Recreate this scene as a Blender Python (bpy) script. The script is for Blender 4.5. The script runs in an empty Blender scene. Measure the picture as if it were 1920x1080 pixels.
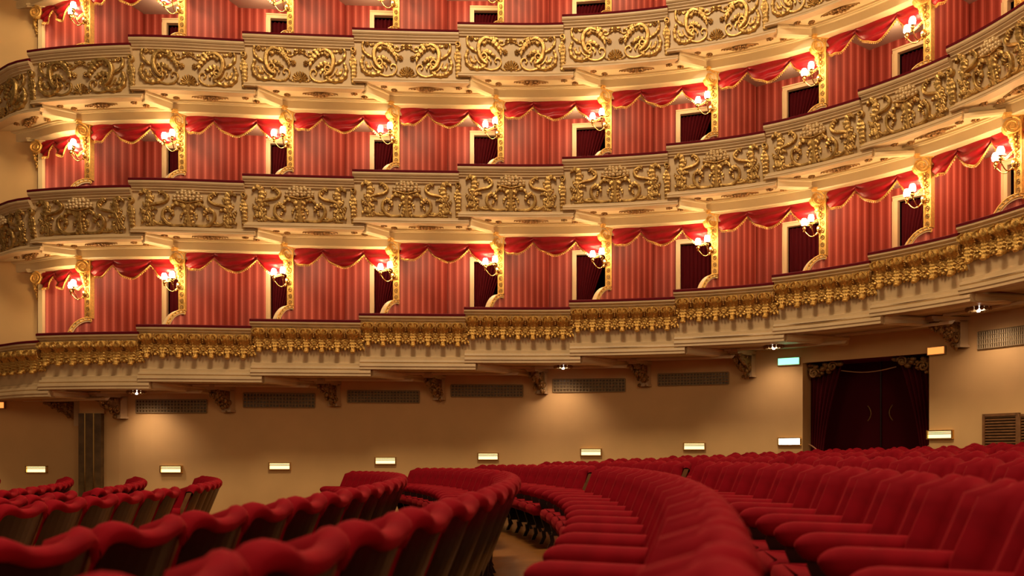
import bpy, math, random
import numpy as np
from mathutils import Vector, Matrix
random.seed(4)
PI = math.pi
scene = bpy.context.scene
COL = scene.collection

# ---------------------------------------------------------------- camera, light, exposure
FPX, YH, EZ = 1550.0, 850.0, 1.075        # focal length in px, horizon row, eye height
Z0 = FPX / 103.0
cam_d = bpy.data.cameras.new('camera')
cam_d.sensor_width = 36.0
cam_d.lens = FPX / 1920 * 36
cam_d.shift_y = (YH - 540) / 1920
cam_d.clip_start = 0.05
cam_d.dof.use_dof = True
cam_d.dof.focus_distance = 14.5
cam_d.dof.aperture_fstop = 2.0
cam = bpy.data.objects.new('camera', cam_d)
COL.objects.link(cam)
cam.location = (0, 0, EZ)
cam.rotation_euler = (PI / 2, 0, 0)
scene.camera = cam

world = bpy.data.worlds.new('world')
scene.world = world
world.use_nodes = True
world.node_tree.nodes['Background'].inputs[0].default_value = (1.0, 0.62, 0.34, 1)
world.node_tree.nodes['Background'].inputs[1].default_value = 0.06

def lamp(name, kind, loc, energy, color, radius=0.1, rot=None, spot=None, blend=0.6):
    d = bpy.data.lights.new(name, kind)
    d.energy = energy; d.color = color
    d.shadow_soft_size = radius
    if spot:
        d.spot_size = spot; d.spot_blend = blend
    o = bpy.data.objects.new(name, d); COL.objects.link(o)
    o.location = loc
    if rot: o.rotation_euler = rot
    return o
WARM = (1.0, 0.72, 0.42)
lamp('auditorium_chandelier_light', 'POINT', (-1.0, 6.0, 14.0), 1900, (1.0, 0.74, 0.46), 1.6)
lamp('stage_side_fill', 'POINT', (-8.0, -1.5, 6.5), 270, (1.0, 0.68, 0.40), 1.8)  # unseen fill, added to brighten the wall under the boxes
lamp('rear_side_fill', 'POINT', (4.5, -2.0, 6.0), 270, (1.0, 0.68, 0.40), 1.8)  # second added fill from behind the camera, not a fitting of the hall

vs = scene.view_settings
vs.view_transform = 'Standard'; vs.look = 'None'
vs.exposure = 1.22; vs.gamma = 1.0; vs.use_curve_mapping = False
scene.cycles.max_bounces = 6
scene.cycles.sample_clamp_indirect = 4.0

# ---------------------------------------------------------------- materials
def nt(name):
    m = bpy.data.materials.new(name); m.use_nodes = True
    t = m.node_tree
    return m, t, t.nodes['Principled BSDF']
def principled(name, col, rough=0.5, metal=0.0, spec=0.5, noise=0.0, nscale=20.0, bump=0.0, bscale=60.0, sheen=0.0, sheen_tint=(1, 1, 1), sheen_rough=0.4, col2=None):
    m, t, b = nt(name)
    b.inputs['Roughness'].default_value = rough
    b.inputs['Metallic'].default_value = metal
    b.inputs['Specular IOR Level'].default_value = spec
    b.inputs['Base Color'].default_value = (*col, 1)
    tc = t.nodes.new('ShaderNodeTexCoord')
    if noise > 0 or col2:
        n = t.nodes.new('ShaderNodeTexNoise'); n.inputs['Scale'].default_value = nscale; n.inputs['Detail'].default_value = 5
        t.links.new(tc.outputs['Object'], n.inputs['Vector'])
        r = t.nodes.new('ShaderNodeValToRGB')
        c2 = col2 or tuple(c * (1 - noise) for c in col)
        r.color_ramp.elements[0].position = 0.35; r.color_ramp.elements[1].position = 0.65
        r.color_ramp.elements[0].color = (*c2, 1); r.color_ramp.elements[1].color = (*col, 1)
        t.links.new(n.outputs['Fac'], r.inputs['Fac']); t.links.new(r.outputs['Color'], b.inputs['Base Color'])
    if bump > 0:
        n2 = t.nodes.new('ShaderNodeTexNoise'); n2.inputs['Scale'].default_value = bscale; n2.inputs['Detail'].default_value = 3
        t.links.new(tc.outputs['Object'], n2.inputs['Vector'])
        bp = t.nodes.new('ShaderNodeBump'); bp.inputs['Strength'].default_value = bump; bp.inputs['Distance'].default_value = 0.02
        t.links.new(n2.outputs['Fac'], bp.inputs['Height']); t.links.new(bp.outputs['Normal'], b.inputs['Normal'])
    if sheen > 0:
        b.inputs['Sheen Weight'].default_value = sheen
        b.inputs['Sheen Roughness'].default_value = sheen_rough
        b.inputs['Sheen Tint'].default_value = (*sheen_tint, 1)
    return m
def emitter(name, col, strength):
    m, t, b = nt(name)
    b.inputs['Base Color'].default_value = (*col, 1)
    b.inputs['Emission Color'].default_value = (*col, 1)
    b.inputs['Emission Strength'].default_value = strength
    return m
def wallpaper(name, period):
    m, t, b = nt(name)
    uv = t.nodes.new('ShaderNodeUVMap')
    sp = t.nodes.new('ShaderNodeSeparateXYZ'); t.links.new(uv.outputs['UV'], sp.inputs[0])
    dv = t.nodes.new('ShaderNodeMath'); dv.operation = 'DIVIDE'; dv.inputs[1].default_value = period
    t.links.new(sp.outputs['X'], dv.inputs[0])
    fr = t.nodes.new('ShaderNodeMath'); fr.operation = 'FRACT'; t.links.new(dv.outputs[0], fr.inputs[0])
    r = t.nodes.new('ShaderNodeValToRGB'); cr = r.color_ramp; cr.interpolation = 'LINEAR'
    dark, mid, lite = (0.32, 0.036, 0.020, 1), (0.42, 0.066, 0.042, 1), (0.66, 0.155, 0.11, 1)
    stops = [(0.0, dark), (0.30, dark), (0.33, mid), (0.47, mid), (0.50, lite), (0.72, lite), (0.75, mid), (0.95, mid)]
    cr.elements[0].position = 0; cr.elements[0].color = dark
    cr.elements[1].position = 1; cr.elements[1].color = dark
    for p, c in stops[1:]:
        e = cr.elements.new(p); e.color = c
    t.links.new(fr.outputs[0], r.inputs['Fac'])
    n = t.nodes.new('ShaderNodeTexNoise'); n.inputs['Scale'].default_value = 90; n.inputs['Detail'].default_value = 2
    mx = t.nodes.new('ShaderNodeMixRGB'); mx.blend_type = 'MULTIPLY'; mx.inputs['Fac'].default_value = 0.25
    t.links.new(r.outputs['Color'], mx.inputs[1]); t.links.new(n.outputs['Fac'], mx.inputs[2])
    t.links.new(mx.outputs[0], b.inputs['Base Color'])
    b.inputs['Roughness'].default_value = 0.55
    return m
def planks(name):
    m, t, b = nt(name)
    tc = t.nodes.new('ShaderNodeTexCoord')
    mp = t.nodes.new('ShaderNodeMapping'); mp.inputs['Scale'].default_value = (1.2, 14, 1)
    t.links.new(tc.outputs['Object'], mp.inputs['Vector'])
    n = t.nodes.new('ShaderNodeTexNoise'); n.inputs['Scale'].default_value = 2.2; n.inputs['Detail'].default_value = 6
    t.links.new(mp.outputs[0], n.inputs['Vector'])
    r = t.nodes.new('ShaderNodeValToRGB')
    r.color_ramp.elements[0].position = .3; r.color_ramp.elements[1].position = .7
    r.color_ramp.elements[0].color = (0.20, 0.075, 0.015, 1); r.color_ramp.elements[1].color = (0.38, 0.15, 0.03, 1)
    t.links.new(n.outputs['Fac'], r.inputs['Fac']); t.links.new(r.outputs['Color'], b.inputs['Base Color'])
    b.inputs['Roughness'].default_value = 0.35
    return m
CREAM = principled('cream_paint', (0.62, 0.445, 0.235), 0.5, noise=0.14, nscale=3)
CREAM_L = principled('ivory_paint', (0.78, 0.62, 0.34), 0.45, noise=0.06, nscale=2.5)
WALLC = principled('ochre_plaster', (0.74, 0.47, 0.19), 0.7, noise=0.08, nscale=1.5)
GOLD = principled('gold_leaf', (0.68, 0.44, 0.14), 0.33, metal=0.72, col2=(0.33, 0.18, 0.05), nscale=14, bump=0.35, bscale=55)
GOLD_B = principled('bright_gold_leaf', (0.84, 0.50, 0.12), 0.32, metal=0.48, noise=0.25, nscale=30, bump=0.5, bscale=80)
BRONZE = principled('aged_gilding', (0.42, 0.23, 0.07), 0.42, metal=0.5, noise=0.45, nscale=18, bump=0.6, bscale=40)
FRUIT = principled('pale_gilded_fruit', (0.72, 0.52, 0.26), 0.42, metal=0.25, noise=0.2, nscale=30)
VELVET = principled('red_velvet', (0.30, 0.003, 0.012), 0.8, spec=0.1, noise=0.25, nscale=7, sheen=0.16, sheen_tint=(1, 0.08, 0.07), sheen_rough=0.3)
SILK = principled('crimson_silk', (0.34, 0.006, 0.012), 0.40, spec=0.35, noise=0.2, nscale=9, sheen=0.3, sheen_tint=(1, .2, .15))
RAILV = principled('dark_velvet_rail', (0.10, 0.003, 0.008), 0.8, spec=0.1)
CURT = principled('wine_curtain', (0.075, 0.0035, 0.007), 0.75, spec=0.1, sheen=0.3, sheen_tint=(1, .1, .1))
DARKW = principled('dark_mahogany', (0.022, 0.006, 0.004), 0.32, noise=0.3, nscale=9)
EDGEW = principled('worn_wood_edge', (0.24, 0.11, 0.04), 0.32, noise=0.3, nscale=12)
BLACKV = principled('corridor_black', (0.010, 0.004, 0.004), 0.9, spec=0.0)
PAPER = wallpaper('striped_wallpaper', 0.150)
CEILB = principled('box_ceiling_mauve', (0.46, 0.32, 0.24), 0.7)
FLOORM = planks('parquet')
MARBLE = principled('brown_marble', (0.16, 0.095, 0.035), 0.25, noise=0.4, nscale=6)
BRASS = principled('brass', (0.80, 0.52, 0.18), 0.25, metal=1.0)
GRILLE = principled('grey_gold_grille', (0.36, 0.27, 0.14), 0.5, metal=0.3)
LAMPM = emitter('lit_glass_shade', (1.0, 0.66, 0.34), 54.0)
STEPM = emitter('lit_step_light', (1.0, 0.78, 0.36), 0.8)
STEPW = emitter('lit_white_step_light', (0.95, 1.0, 0.92), 4.0)
EXITM = emitter('lit_exit_sign', (0.22, 1.0, 0.50), 1.0)
ORNG = emitter('lit_orange_sign', (1.0, 0.30, 0.06), 0.6)
DOTM = emitter('lit_downlight', (1.0, 0.86, 0.74), 9.0)
ROPE = principled('silk_rope', (0.45, 0.22, 0.10), 0.6)

# ---------------------------------------------------------------- mesh helpers
class MB:
    def __init__(s): s.v = []; s.f = []; s.uv = {}
    def grid(s, rows, close=False, uvs=None):
        b = len(s.v); n = len(rows[0])
        for r in rows: s.v.extend([tuple(p) for p in r])
        for i in range(len(rows) - 1):
            for j in range(n if close else n - 1):
                j2 = (j + 1) % n
                s.f.append((b + i * n + j, b + i * n + j2, b + (i + 1) * n + j2, b + (i + 1) * n + j))
                if uvs: s.uv[len(s.f) - 1] = [uvs[i][j], uvs[i][j2], uvs[i + 1][j2], uvs[i + 1][j]]
        return b
    def poly(s, pts):
        b = len(s.v); s.v.extend([tuple(p) for p in pts]); s.f.append(tuple(range(b, b + len(pts))))
    def ring_loft(s, rings, caps=True):          # closed rings
        b = s.grid(rings, close=True); n = len(rings[0])
        if caps:
            s.f.append(tuple(range(b + n - 1, b - 1, -1)))
            e = b + n * (len(rings) - 1); s.f.append(tuple(range(e, e + n)))
    def box(s, c, ax, ay, az):
        c, ax, ay, az = map(np.array, (c, ax, ay, az))
        b = len(s.v)
        for k in range(8):
            p = c + (ax if k & 1 else -ax) + (ay if k & 2 else -ay) + (az if k & 4 else -az)
            s.v.append(tuple(p))
        for q in ((0, 2, 3, 1), (4, 5, 7, 6), (0, 1, 5, 4), (2, 6, 7, 3), (0, 4, 6, 2), (1, 3, 7, 5)):
            s.f.append(tuple(b + i for i in q))
    def tube(s, pts, rad, n=6, caps=True):
        pts = [np.array(p, float) for p in pts]; m = len(pts)
        if not hasattr(rad, '__len__'): rad = [rad] * m
        rings = []; up = None
        for i in range(m):
            t = pts[min(i + 1, m - 1)] - pts[max(i - 1, 0)]; t /= (np.linalg.norm(t) + 1e-9)
            if up is None:
                up = np.array([0, 0, 1.0]) if abs(t[2]) < .9 else np.array([1.0, 0, 0])
            a = np.cross(t, up); a /= (np.linalg.norm(a) + 1e-9); up = np.cross(a, t)
            rings.append([pts[i] + rad[i] * (a * math.cos(2 * PI * k / n) + up * math.sin(2 * PI * k / n)) for k in range(n)])
        s.ring_loft(rings, caps)
    def lathe(s, prof, c=(0, 0, 0), n=10):
        rings = [[(c[0] + r * math.cos(2 * PI * k / n), c[1] + r * math.sin(2 * PI * k / n), c[2] + z) for k in range(n)] for r, z in prof]
        s.ring_loft(rings)
    def ball(s, c, r, n=6, m=4, sq=(1, 1, 1)):
        rings = []
        for i in range(m + 1):
            a = -PI / 2 + PI * (0.06 + 0.88 * i / m)
            rings.append([(c[0] + r * sq[0] * math.cos(a) * math.cos(2 * PI * k / n), c[1] + r * sq[1] * math.cos(a) * math.sin(2 * PI * k / n), c[2] + r * sq[2] * math.sin(a)) for k in range(n)])
        s.ring_loft(rings)
    def build(s, name, mat, parent=None, smooth=False, local=False, fix=True):
        me = bpy.data.meshes.new(name)
        off = np.zeros(3); q = parent
        while q is not None and not local:
            off = off + np.array(q.location); q = q.parent
        V = np.array(s.v, float) - off
        me.from_pydata(V.tolist(), [], s.f)
        if s.uv:
            l = me.uv_layers.new(name='UVMap')
            for p in me.polygons:
                q = s.uv.get(p.index)
                if q:
                    for i, li in enumerate(p.loop_indices): l.data[li].uv = q[i]
        if smooth: me.polygons.foreach_set('use_smooth', [True] * len(me.polygons))
        me.materials.append(mat)
        me.update()
        o = bpy.data.objects.new(name, me); COL.objects.link(o)
        if parent is not None: o.parent = parent
        return o

def tag(o, label, cat, group=None):
    o['label'] = label; o['category'] = cat
    if group: o['group'] = group
    return o
def struct(o, label=None):
    o['kind'] = 'structure'
    if label: o['label'] = label
    return o
def empty(name, loc, label=None, cat=None, group=None, rz=0):
    o = bpy.data.objects.new(name, None); COL.objects.link(o)
    o.location = loc; o.rotation_euler = (0, 0, rz); o.empty_display_size = 0.1
    if label: tag(o, label, cat, group)
    return o
ORD = ['first', 'second', 'third', 'fourth', 'fifth', 'sixth', 'seventh', 'eighth', 'ninth', 'tenth', 'eleventh', 'twelfth', 'thirteenth', 'fourteenth', 'fifteenth', 'sixteenth', 'seventeenth', 'eighteenth', 'nineteenth', 'twentieth']

# ---------------------------------------------------------------- plan of the horseshoe
def pt(x, zr): return np.array([(x - 960) / FPX * zr * Z0, zr * Z0])
KMIN, KMAX = -2, 11
Fn = np.array([pt(x, z) for x, z in zip(
    [-75, 0, 62, 248, 459, 664, 860, 1056, 1252, 1436, 1617, 1786, 1935, 2060],
    [1.10, 1.027, .991, .973, .984, .994, 1.0, 1.001, .981, .941, .872, .795, .715, .64])])
def spline(P, t):
    t = t - KMIN
    i = int(min(max(math.floor(t), 0), len(P) - 2)); s = t - i
    p1, p2 = P[i], P[i + 1]
    p0 = P[i - 1] if i > 0 else 2 * p1 - p2
    p3 = P[i + 2] if i + 2 < len(P) else 2 * p2 - p1
    return .5 * ((2 * p1) + (-p0 + p2) * s + (2 * p0 - 5 * p1 + 4 * p2 - p3) * s * s + (-p0 + 3 * p1 - 3 * p2 + p3) * s ** 3)
def Ff(t): return spline(Fn, t)
def Tf(t):
    d = Ff(t + .02) - Ff(t - .02); return d / np.linalg.norm(d)
def Nf(t):                                    # towards the auditorium
    d = Tf(t); return np.array([d[1], -d[0]])
_tt = np.linspace(KMIN + .01, KMAX - .01, 2600)
_off = np.array([Ff(t) - Nf(t) * 0.60 for t in _tt]); _px = 960 + FPX * _off[:, 0] / _off[:, 1]
PIERX = [78, 168, 343, 545, 743, 939, 1141, 1341, 1544, 1742, 1915]
Qn = [None]
for px in PIERX:
    Qn.append(_off[np.abs(_px - px).argmin()])
Qn[0] = Qn[1] + np.array([-1.6, 0.25])
Qn.append(2 * Qn[-1] - Qn[-2] + np.array([-.12, 0])); Qn.append(2 * Qn[-1] - Qn[-2])
Qn = np.array(Qn)
def Qf(t): return spline(Qn, t)
Un = []
for i in range(len(Qn)):
    k = i + KMIN
    u = Qn[i] - Ff(min(k + .1, KMAX)); Un.append(u / np.linalg.norm(u))
Un = np.array(Un)
Un[0] = Un[1]
def ray_offset(off, pxs):                      # where view columns cross a curve set back from the fronts
    o = np.array([Ff(t) - Nf(t) * off for t in _tt]); x = 960 + FPX * o[:, 0] / o[:, 1]
    return np.array([o[np.abs(x - p).argmin()] for p in pxs])
Bn = ray_offset(1.85, [150, 200, 268, 445, 645, 836, 1027, 1222, 1415, 1627, 1815, 1990, 2090, 2150])
Wn = ray_offset(1.30, [20, 120, 215, 405, 605, 805, 1000, 1195, 1395, 1595, 1790, 1960, 2060, 2120])
Bn[0] = Bn[2] + (Bn[2] - Bn[3]) * 1.0; Bn[1] = Bn[2] + (Bn[2] - Bn[3]) * .5
def Bf(t): return spline(Bn, t)
def Wf(t): return spline(Wn, t)
def S(t, g): return Ff(t) * (1 - g) + Qf(t) * g
def rail(tier, k): return EZ + [2.133, 4.698, 7.20, 9.75][tier] + [.126, .129, .144, .150][tier] * k
def p3(xy, z): return (xy[0], xy[1], z)
def px_of(p): return 960 + FPX * p[0] / p[1]
def on_line(A, B, px):                         # point of plan segment A-B that lies in the vertical plane of column px
    s = (px - 960) / FPX
    d = B - A; q = (s * A[1] - A[0]) / (d[0] - s * d[1])
    return A + d * q
BAYS = list(range(-1, 11))
def trange(k): return (-2.0, 0.0) if k == -1 else (float(k), float(k + 1))
TIERN = ['lower tier', 'middle tier', 'upper tier', 'topmost tier']

# bay arc-length mapping
class Bay:
    def __init__(s, tier, k):
        s.tier, s.k = tier, k
        s.g0 = .15 if tier == 0 else 0.0
        s.t0, s.t1 = trange(k)
        n = 24
        s.ts = np.linspace(s.t0, s.t1, n + 1)
        s.P = np.array([S(t, s.g0) for t in s.ts])
        s.L = np.concatenate([[0], np.cumsum(np.hypot(*np.diff(s.P, axis=0).T))])
        s.W = s.L[-1]; s.z = rail(tier, k)
    def frame(s, a):                           # a = arc length
        t = np.interp(a, s.L, s.ts)
        if a > s.W: t = s.t1 + (a - s.W) / s.W * (s.t1 - s.t0)
        if a < 0: t = s.t0 + a / s.W * (s.t1 - s.t0)
        p = S(t, s.g0); d = S(t + .02, s.g0) - S(t - .02, s.g0); d /= np.linalg.norm(d)
        return p, d, np.array([d[1], -d[0]])
    def table(s):
        s.ta = np.linspace(-.15 * s.W, 1.15 * s.W, 70)
        fr = [s.frame(a) for a in s.ta]
        s.tp = np.array([q[0] for q in fr]); s.tn = np.array([q[2] for q in fr])
    def map(s, V, uc, base):                   # V: n x 3 array of (u, v, d)
        if not hasattr(s, 'ta'): s.table()
        a = uc + V[:, 0]
        bs = np.array([base(v) for v in V[:, 1]]) + V[:, 2]
        x = np.interp(a, s.ta, s.tp[:, 0]) + np.interp(a, s.ta, s.tn[:, 0]) * bs
        y = np.interp(a, s.ta, s.tp[:, 1]) + np.interp(a, s.ta, s.tn[:, 1]) * bs
        return np.stack([x, y, s.z + V[:, 1]], 1)
    def sweep(s, prof, a0, a1, n):
        rows = []
        for i in range(n + 1):
            a = a0 + (a1 - a0) * i / n
            p, d, nn = s.frame(a)
            rows.append([p3(p + nn * e, s.z + v) for e, v in prof])
        return rows

# ---------------------------------------------------------------- the setting: floor, walls under the boxes
SLOPE = 0.048
def floor_z(X):
    if X > -3.2: return SLOPE * X
    if X < -7.2: return SLOPE * -5.2
    q = -3.2 - X
    return SLOPE * (-3.2 - q + q * q / 8.0)
m = MB()
xs_ = [-16 + i * 0.8 for i in range(38)]
m.grid([[(x, y, floor_z(x)) for x in xs_] for y in (-3, 2, 6, 10, 14, 18.5)])
struct(m.build('floor', FLOORM, smooth=True), 'warm brown parquet floor rising gently between the red seats')

# curved wall below the lowest tier, with the doorway left open
PILX0, PILX1, DOORX0, DOORX1 = 157, 200, 1505, 1742
tw = np.linspace(-1, 10.9, 240)
wp = np.array([Wf(t) for t in tw]); wpx = np.array([px_of(p) for p in wp])
def t_at(px): return float(np.interp(px, wpx, tw))
def wall_top(t): return EZ + 1.30 + .126 * t + .06
def wall_strip(name, ta, tb, n, z0=None, zoff=0.0, label=None, mat=WALLC, inset=0.0):
    m = MB(); rows = []
    for i in range(n + 1):
        t = ta + (tb - ta) * i / n
        p = Wf(t) + Un[0] * 0
        rows.append([p3(p, floor_z(p[0]) - .1 if z0 is None else z0(t)), p3(p, wall_top(t) + .35)])
    m.grid(rows)
    return struct(m.build(name, mat), label)
tl, td0, td1 = t_at(180), t_at(DOORX0), t_at(DOORX1)
wall_strip('wall_side', tl, td0, 40, label='plain ochre wall under the boxes, lit by small step lights')
wall_strip('wall_rear', td1, 10.85, 20, label='plain ochre wall beyond the dark curtained doorway')
pl = Wf(tl)
m = MB()
m.grid([[(pl[0] + .05, pl[1] + .25, -1), (pl[0] + .05, pl[1] + .25, 3.4)], [(-15, pl[1] + .25, -1), (-15, pl[1] + .25, 3.4)]])
struct(m.build('wall_proscenium', WALLC), 'dim ochre wall at the stage end of the stalls')
# flat wall at the stage end beside the boxes
qa = Qn[1]
m = MB()
m.grid([[(qa[0], qa[1] + .02, EZ + 1.0), (qa[0], qa[1] + .02, EZ + 10.5)], [(qa[0] - 6, qa[1] + .02, EZ + 1.0), (qa[0] - 6, qa[1] + .02, EZ + 10.5)]])
struct(m.build('wall_stage_end', WALLC), 'plain cream wall closing the boxes at the stage end')

# ---------------------------------------------------------------- ornament library (flat: u along, v up, d out)
def ridge(path, w, d, n=28, groove=True, bumps=0):
    P = resample(path, n); out = MB(); rows = []
    for i, p in enumerate(P):
        a = P[min(i + 1, len(P) - 1)] - P[max(i - 1, 0)]; a /= np.linalg.norm(a) + 1e-9
        nrm = np.array([-a[1], a[0]]); s = i / (len(P) - 1)
        ww = w(s) if callable(w) else w; dd = d(s) if callable(d) else d
        if bumps: ww *= 1 + .22 * math.sin(s * bumps * 2 * PI); dd *= 1 + .15 * math.sin(s * bumps * 2 * PI)
        prof = [(-1, 0), (-.85, .6), (-.45, 1), (0, .72 if groove else 1.1), (.45, 1), (.85, .6), (1, 0)]
        rows.append([(p[0] + nrm[0] * q * ww, p[1] + nrm[1] * q * ww, h * dd) for q, h in prof])
    out.grid(rows); return out
def resample(path, n):
    path = np.array(path, float)
    # Catmull-Rom through the given points
    pts = []
    m_ = len(path)
    for i in range(m_ - 1):
        p1, p2 = path[i], path[i + 1]
        p0 = path[i - 1] if i else 2 * p1 - p2
        p3_ = path[i + 2] if i + 2 < m_ else 2 * p2 - p1
        for s in np.linspace(0, 1, 12, endpoint=False):
            pts.append(.5 * ((2 * p1) + (-p0 + p2) * s + (2 * p0 - 5 * p1 + 4 * p2 - p3_) * s * s + (-p0 + 3 * p1 - 3 * p2 + p3_) * s ** 3))
    pts.append(path[-1]); pts = np.array(pts)
    L = np.concatenate([[0], np.cumsum(np.hypot(*np.diff(pts, axis=0).T))])
    q = np.linspace(0, L[-1], n)
    return np.stack([np.interp(q, L, pts[:, 0]), np.interp(q, L, pts[:, 1])], 1)
def leaf(path, w, d, lobes=4, n=None, curl=.6):
    n = n or lobes * 4 + 1
    P = resample(path, n); out = MB(); rows = []
    for i, p in enumerate(P):
        a = P[min(i + 1, n - 1)] - P[max(i - 1, 0)]; a /= np.linalg.norm(a) + 1e-9
        nr = np.array([-a[1], a[0]]); s = i / (n - 1)
        env = (abs(math.sin(PI * min(1, .12 + .88 * s))) ** .7 if s < 1 else 0) * (1 - .25 * s)
        ph = abs(math.sin(s * lobes * PI + .3))
        env = max(0.0, env.real if isinstance(env, complex) else env); ww = w * env * (.55 + .5 * ph) + .003
        dd = d * (.55 + .6 * s * curl + .25 * ph)
        prof = [(-1, .15), (-.6, .95), (-.22, .6), (0, .95), (.22, .6), (.6, .95), (1, .15)]
        sh = a * ww * .5 * (1 - ph)
        rows.append([(p[0] + nr[0] * q * ww - sh[0] * abs(q), p[1] + nr[1] * q * ww - sh[1] * abs(q), h * dd) for q, h in prof])
    out.grid(rows); return out
def flower(c, r, d, petals=6):
    out = MB()
    for k in range(petals):
        a = 2 * PI * k / petals + .3
        out.ball((c[0] + .6 * r * math.cos(a), c[1] + .6 * r * math.sin(a), d * .45), r * .45, 6, 3, (1, 1, d / r))
    out.ball((c[0], c[1], d * .7), r * .34, 6, 3, (1, 1, 1))
    return out
def join(*parts):
    o = MB()
    for p in parts:
        b = len(o.v); o.v += p.v; o.f += [tuple(b + i for i in f) for f in p.f]
    return o
def mirror(p):
    o = MB(); o.v = [(-u, v, d) for u, v, d in p.v]; o.f = [tuple(reversed(f)) for f in p.f]; return o
def spiral(c, r0, r1, a0, turns, n=14):
    return [(c[0] + (r0 + (r1 - r0) * i / n) * math.cos(a0 + 2 * PI * turns * i / n), c[1] + (r0 + (r1 - r0) * i / n) * math.sin(a0 + 2 * PI * turns * i / n)) for i in range(n + 1)]

# shell-and-scroll panel of the upper tier, read off a photograph grid (610 units to the metre)
def A_(x, y): return ((x - 757) / 630, (400 - y) / 630 - .485)
def PA(l): return [A_(*p) for p in l]
tap = lambda w0, w1: (lambda s: w0 + (w1 - w0) * s)
bel = lambda w: (lambda s: w * (.35 + .65 * abs(math.sin(PI * min(1, .08 + .92 * s))) ** .6))
scroll_half = join(
    ridge(PA([(262, 370), (238, 430), (250, 510), (310, 560), (390, 572), (450, 545), (482, 500), (470, 470)]), bel(.042), .065, 30, bumps=7),
    ridge(PA([(430, 560), (520, 588), (600, 570), (640, 520), (632, 470), (590, 458), (570, 490), (590, 512)]), tap(.022, .016), .045, 26),
    ridge(PA([(262, 215), (246, 260), (268, 320), (320, 365), (380, 395), (420, 440)]), bel(.030), .055, 20, bumps=4),
    flower(A_(300, 235), .045, .05), leaf(PA([(330, 235), (360, 250), (385, 225)]), .025, .04, 2),
    ridge(PA([(470, 520), (415, 470), (385, 390), (385, 310), (425, 255), (480, 238), (540, 262)]), bel(.045), .085, 28),
    leaf(PA([(430, 300), (480, 250), (545, 265), (600, 320), (635, 385), (640, 435)]), .075, .085, 7),
    leaf(PA([(500, 255), (545, 235), (585, 238), (615, 260)]), .035, .05, 3),
    ridge([A_(440 + p[0], 440 + p[1]) for p in spiral((0, 0), 48, 12, 2.2, -1.3)], tap(.024, .016), .07, 22),
    leaf(PA([(420, 395), (470, 382), (520, 400), (550, 430), (580, 432)]), .05, .08, 4),
    leaf(PA([(455, 440), (500, 450), (525, 490), (515, 520)]), .032, .05, 3),
    leaf(PA([(285, 430), (300, 480), (345, 505), (350, 470)]), .035, .05, 3),
    ridge(PA([(340, 430), (355, 470), (400, 520), (440, 530)]), .014, .04, 12),
)
shell = MB()
for k in range(9):
    a = PI * (.02 + .96 * k / 8)
    ca, sa = math.cos(a), math.sin(a)
    c0 = A_(760, 575)
    L = .145 if 1 <= k <= 7 else .11
    shell = join(shell, ridge([(c0[0] + ca * L * q, c0[1] + sa * L * q) for q in (.12, .4, .75, 1.0)], tap(.008, .023), tap(.03, .05), 6, groove=False))
shell = join(shell, leaf(PA([(725, 575), (690, 585), (660, 575), (630, 562)]), .022, .035, 4), leaf(PA([(790, 575), (825, 585), (855, 575), (885, 562)]), .022, .035, 4), flower(A_(760, 588), .026, .045, 5))
garland = join(ridge(PA([(570, 250), (620, 300), (660, 310), (700, 285), (757, 265), (815, 285), (855, 310), (895, 300), (945, 250)]), .013, .035, 26, bumps=8),
    flower(A_(757, 255), .045, .055), flower(A_(700, 280), .03, .045, 5), flower(A_(815, 280), .03, .045, 5),
    leaf(PA([(740, 250), (715, 240), (690, 255)]), .025, .04, 2), leaf(PA([(775, 250), (800, 240), (825, 255)]), .025, .04, 2),
    leaf(PA([(610, 275), (645, 262), (668, 280)]), .028, .045, 3), leaf(PA([(905, 275), (870, 262), (848, 280)]), .028, .045, 3))
pendant = join(flower(A_(688, 385), .05, .055), leaf(PA([(665, 360), (645, 350), (630, 365)]), .025, .04, 2),
    ridge(PA([(640, 330), (660, 360), (680, 375)]), .010, .03, 6))
# fruit-basket panel of the middle tier (852 units to the metre)
def B_(x, y): return ((x - 925) / 880, (550 - y) / 880 - .475)
def PB(l): return [B_(*p) for p in l]
rnd = random.Random(2)
fruit = MB()
for row, (y, x0, x1, n) in enumerate([(415, 720, 1130, 8), (375, 725, 1125, 8), (335, 770, 1080, 6), (302, 840, 1010, 4)]):
    for i in range(n):
        x = x0 + (x1 - x0) * i / (n - 1) + rnd.uniform(-9, 9); u, v = B_(x, y + rnd.uniform(-9, 9))
        fruit.ball((u, v, .045 + rnd.uniform(0, .02)), .037 + rnd.uniform(-.006, .006), 7, 4)
pedestal = join(
    ridge(PB([(695, 438), (800, 450), (925, 472), (1050, 450), (1155, 438)]), bel(.026), .085, 16, groove=False),
    ridge(PB([(925, 480), (925, 560), (925, 650)]), tap(.075, .035), tap(.08, .06), 8),
    ridge(PB([(925, 650), (925, 740), (925, 825)]), tap(.03, .065), .06, 8))
def mir_b(l): return [(1850 - x, y) for x, y in l]
ped_leaf = join(leaf(PB([(890, 640), (880, 560), (830, 490), (760, 480), (700, 510), (680, 570)]), .065, .085, 5),
    leaf(PB([(895, 640), (890, 720), (860, 790), (800, 815)]), .06, .06, 4),
    leaf(PB([(850, 600), (810, 660), (815, 720)]), .03, .04, 3))
c_scroll = join(ridge(PB([(830, 800), (740, 812), (640, 800), (560, 740), (532, 660), (550, 590), (600, 562), (650, 580), (680, 630)]), bel(.034), .065, 30),
    leaf(PB([(560, 600), (610, 560), (660, 590), (690, 640), (670, 670)]), .06, .075, 5),
    leaf(PB([(640, 650), (640, 700), (610, 720)]), .03, .045, 3))
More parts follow.
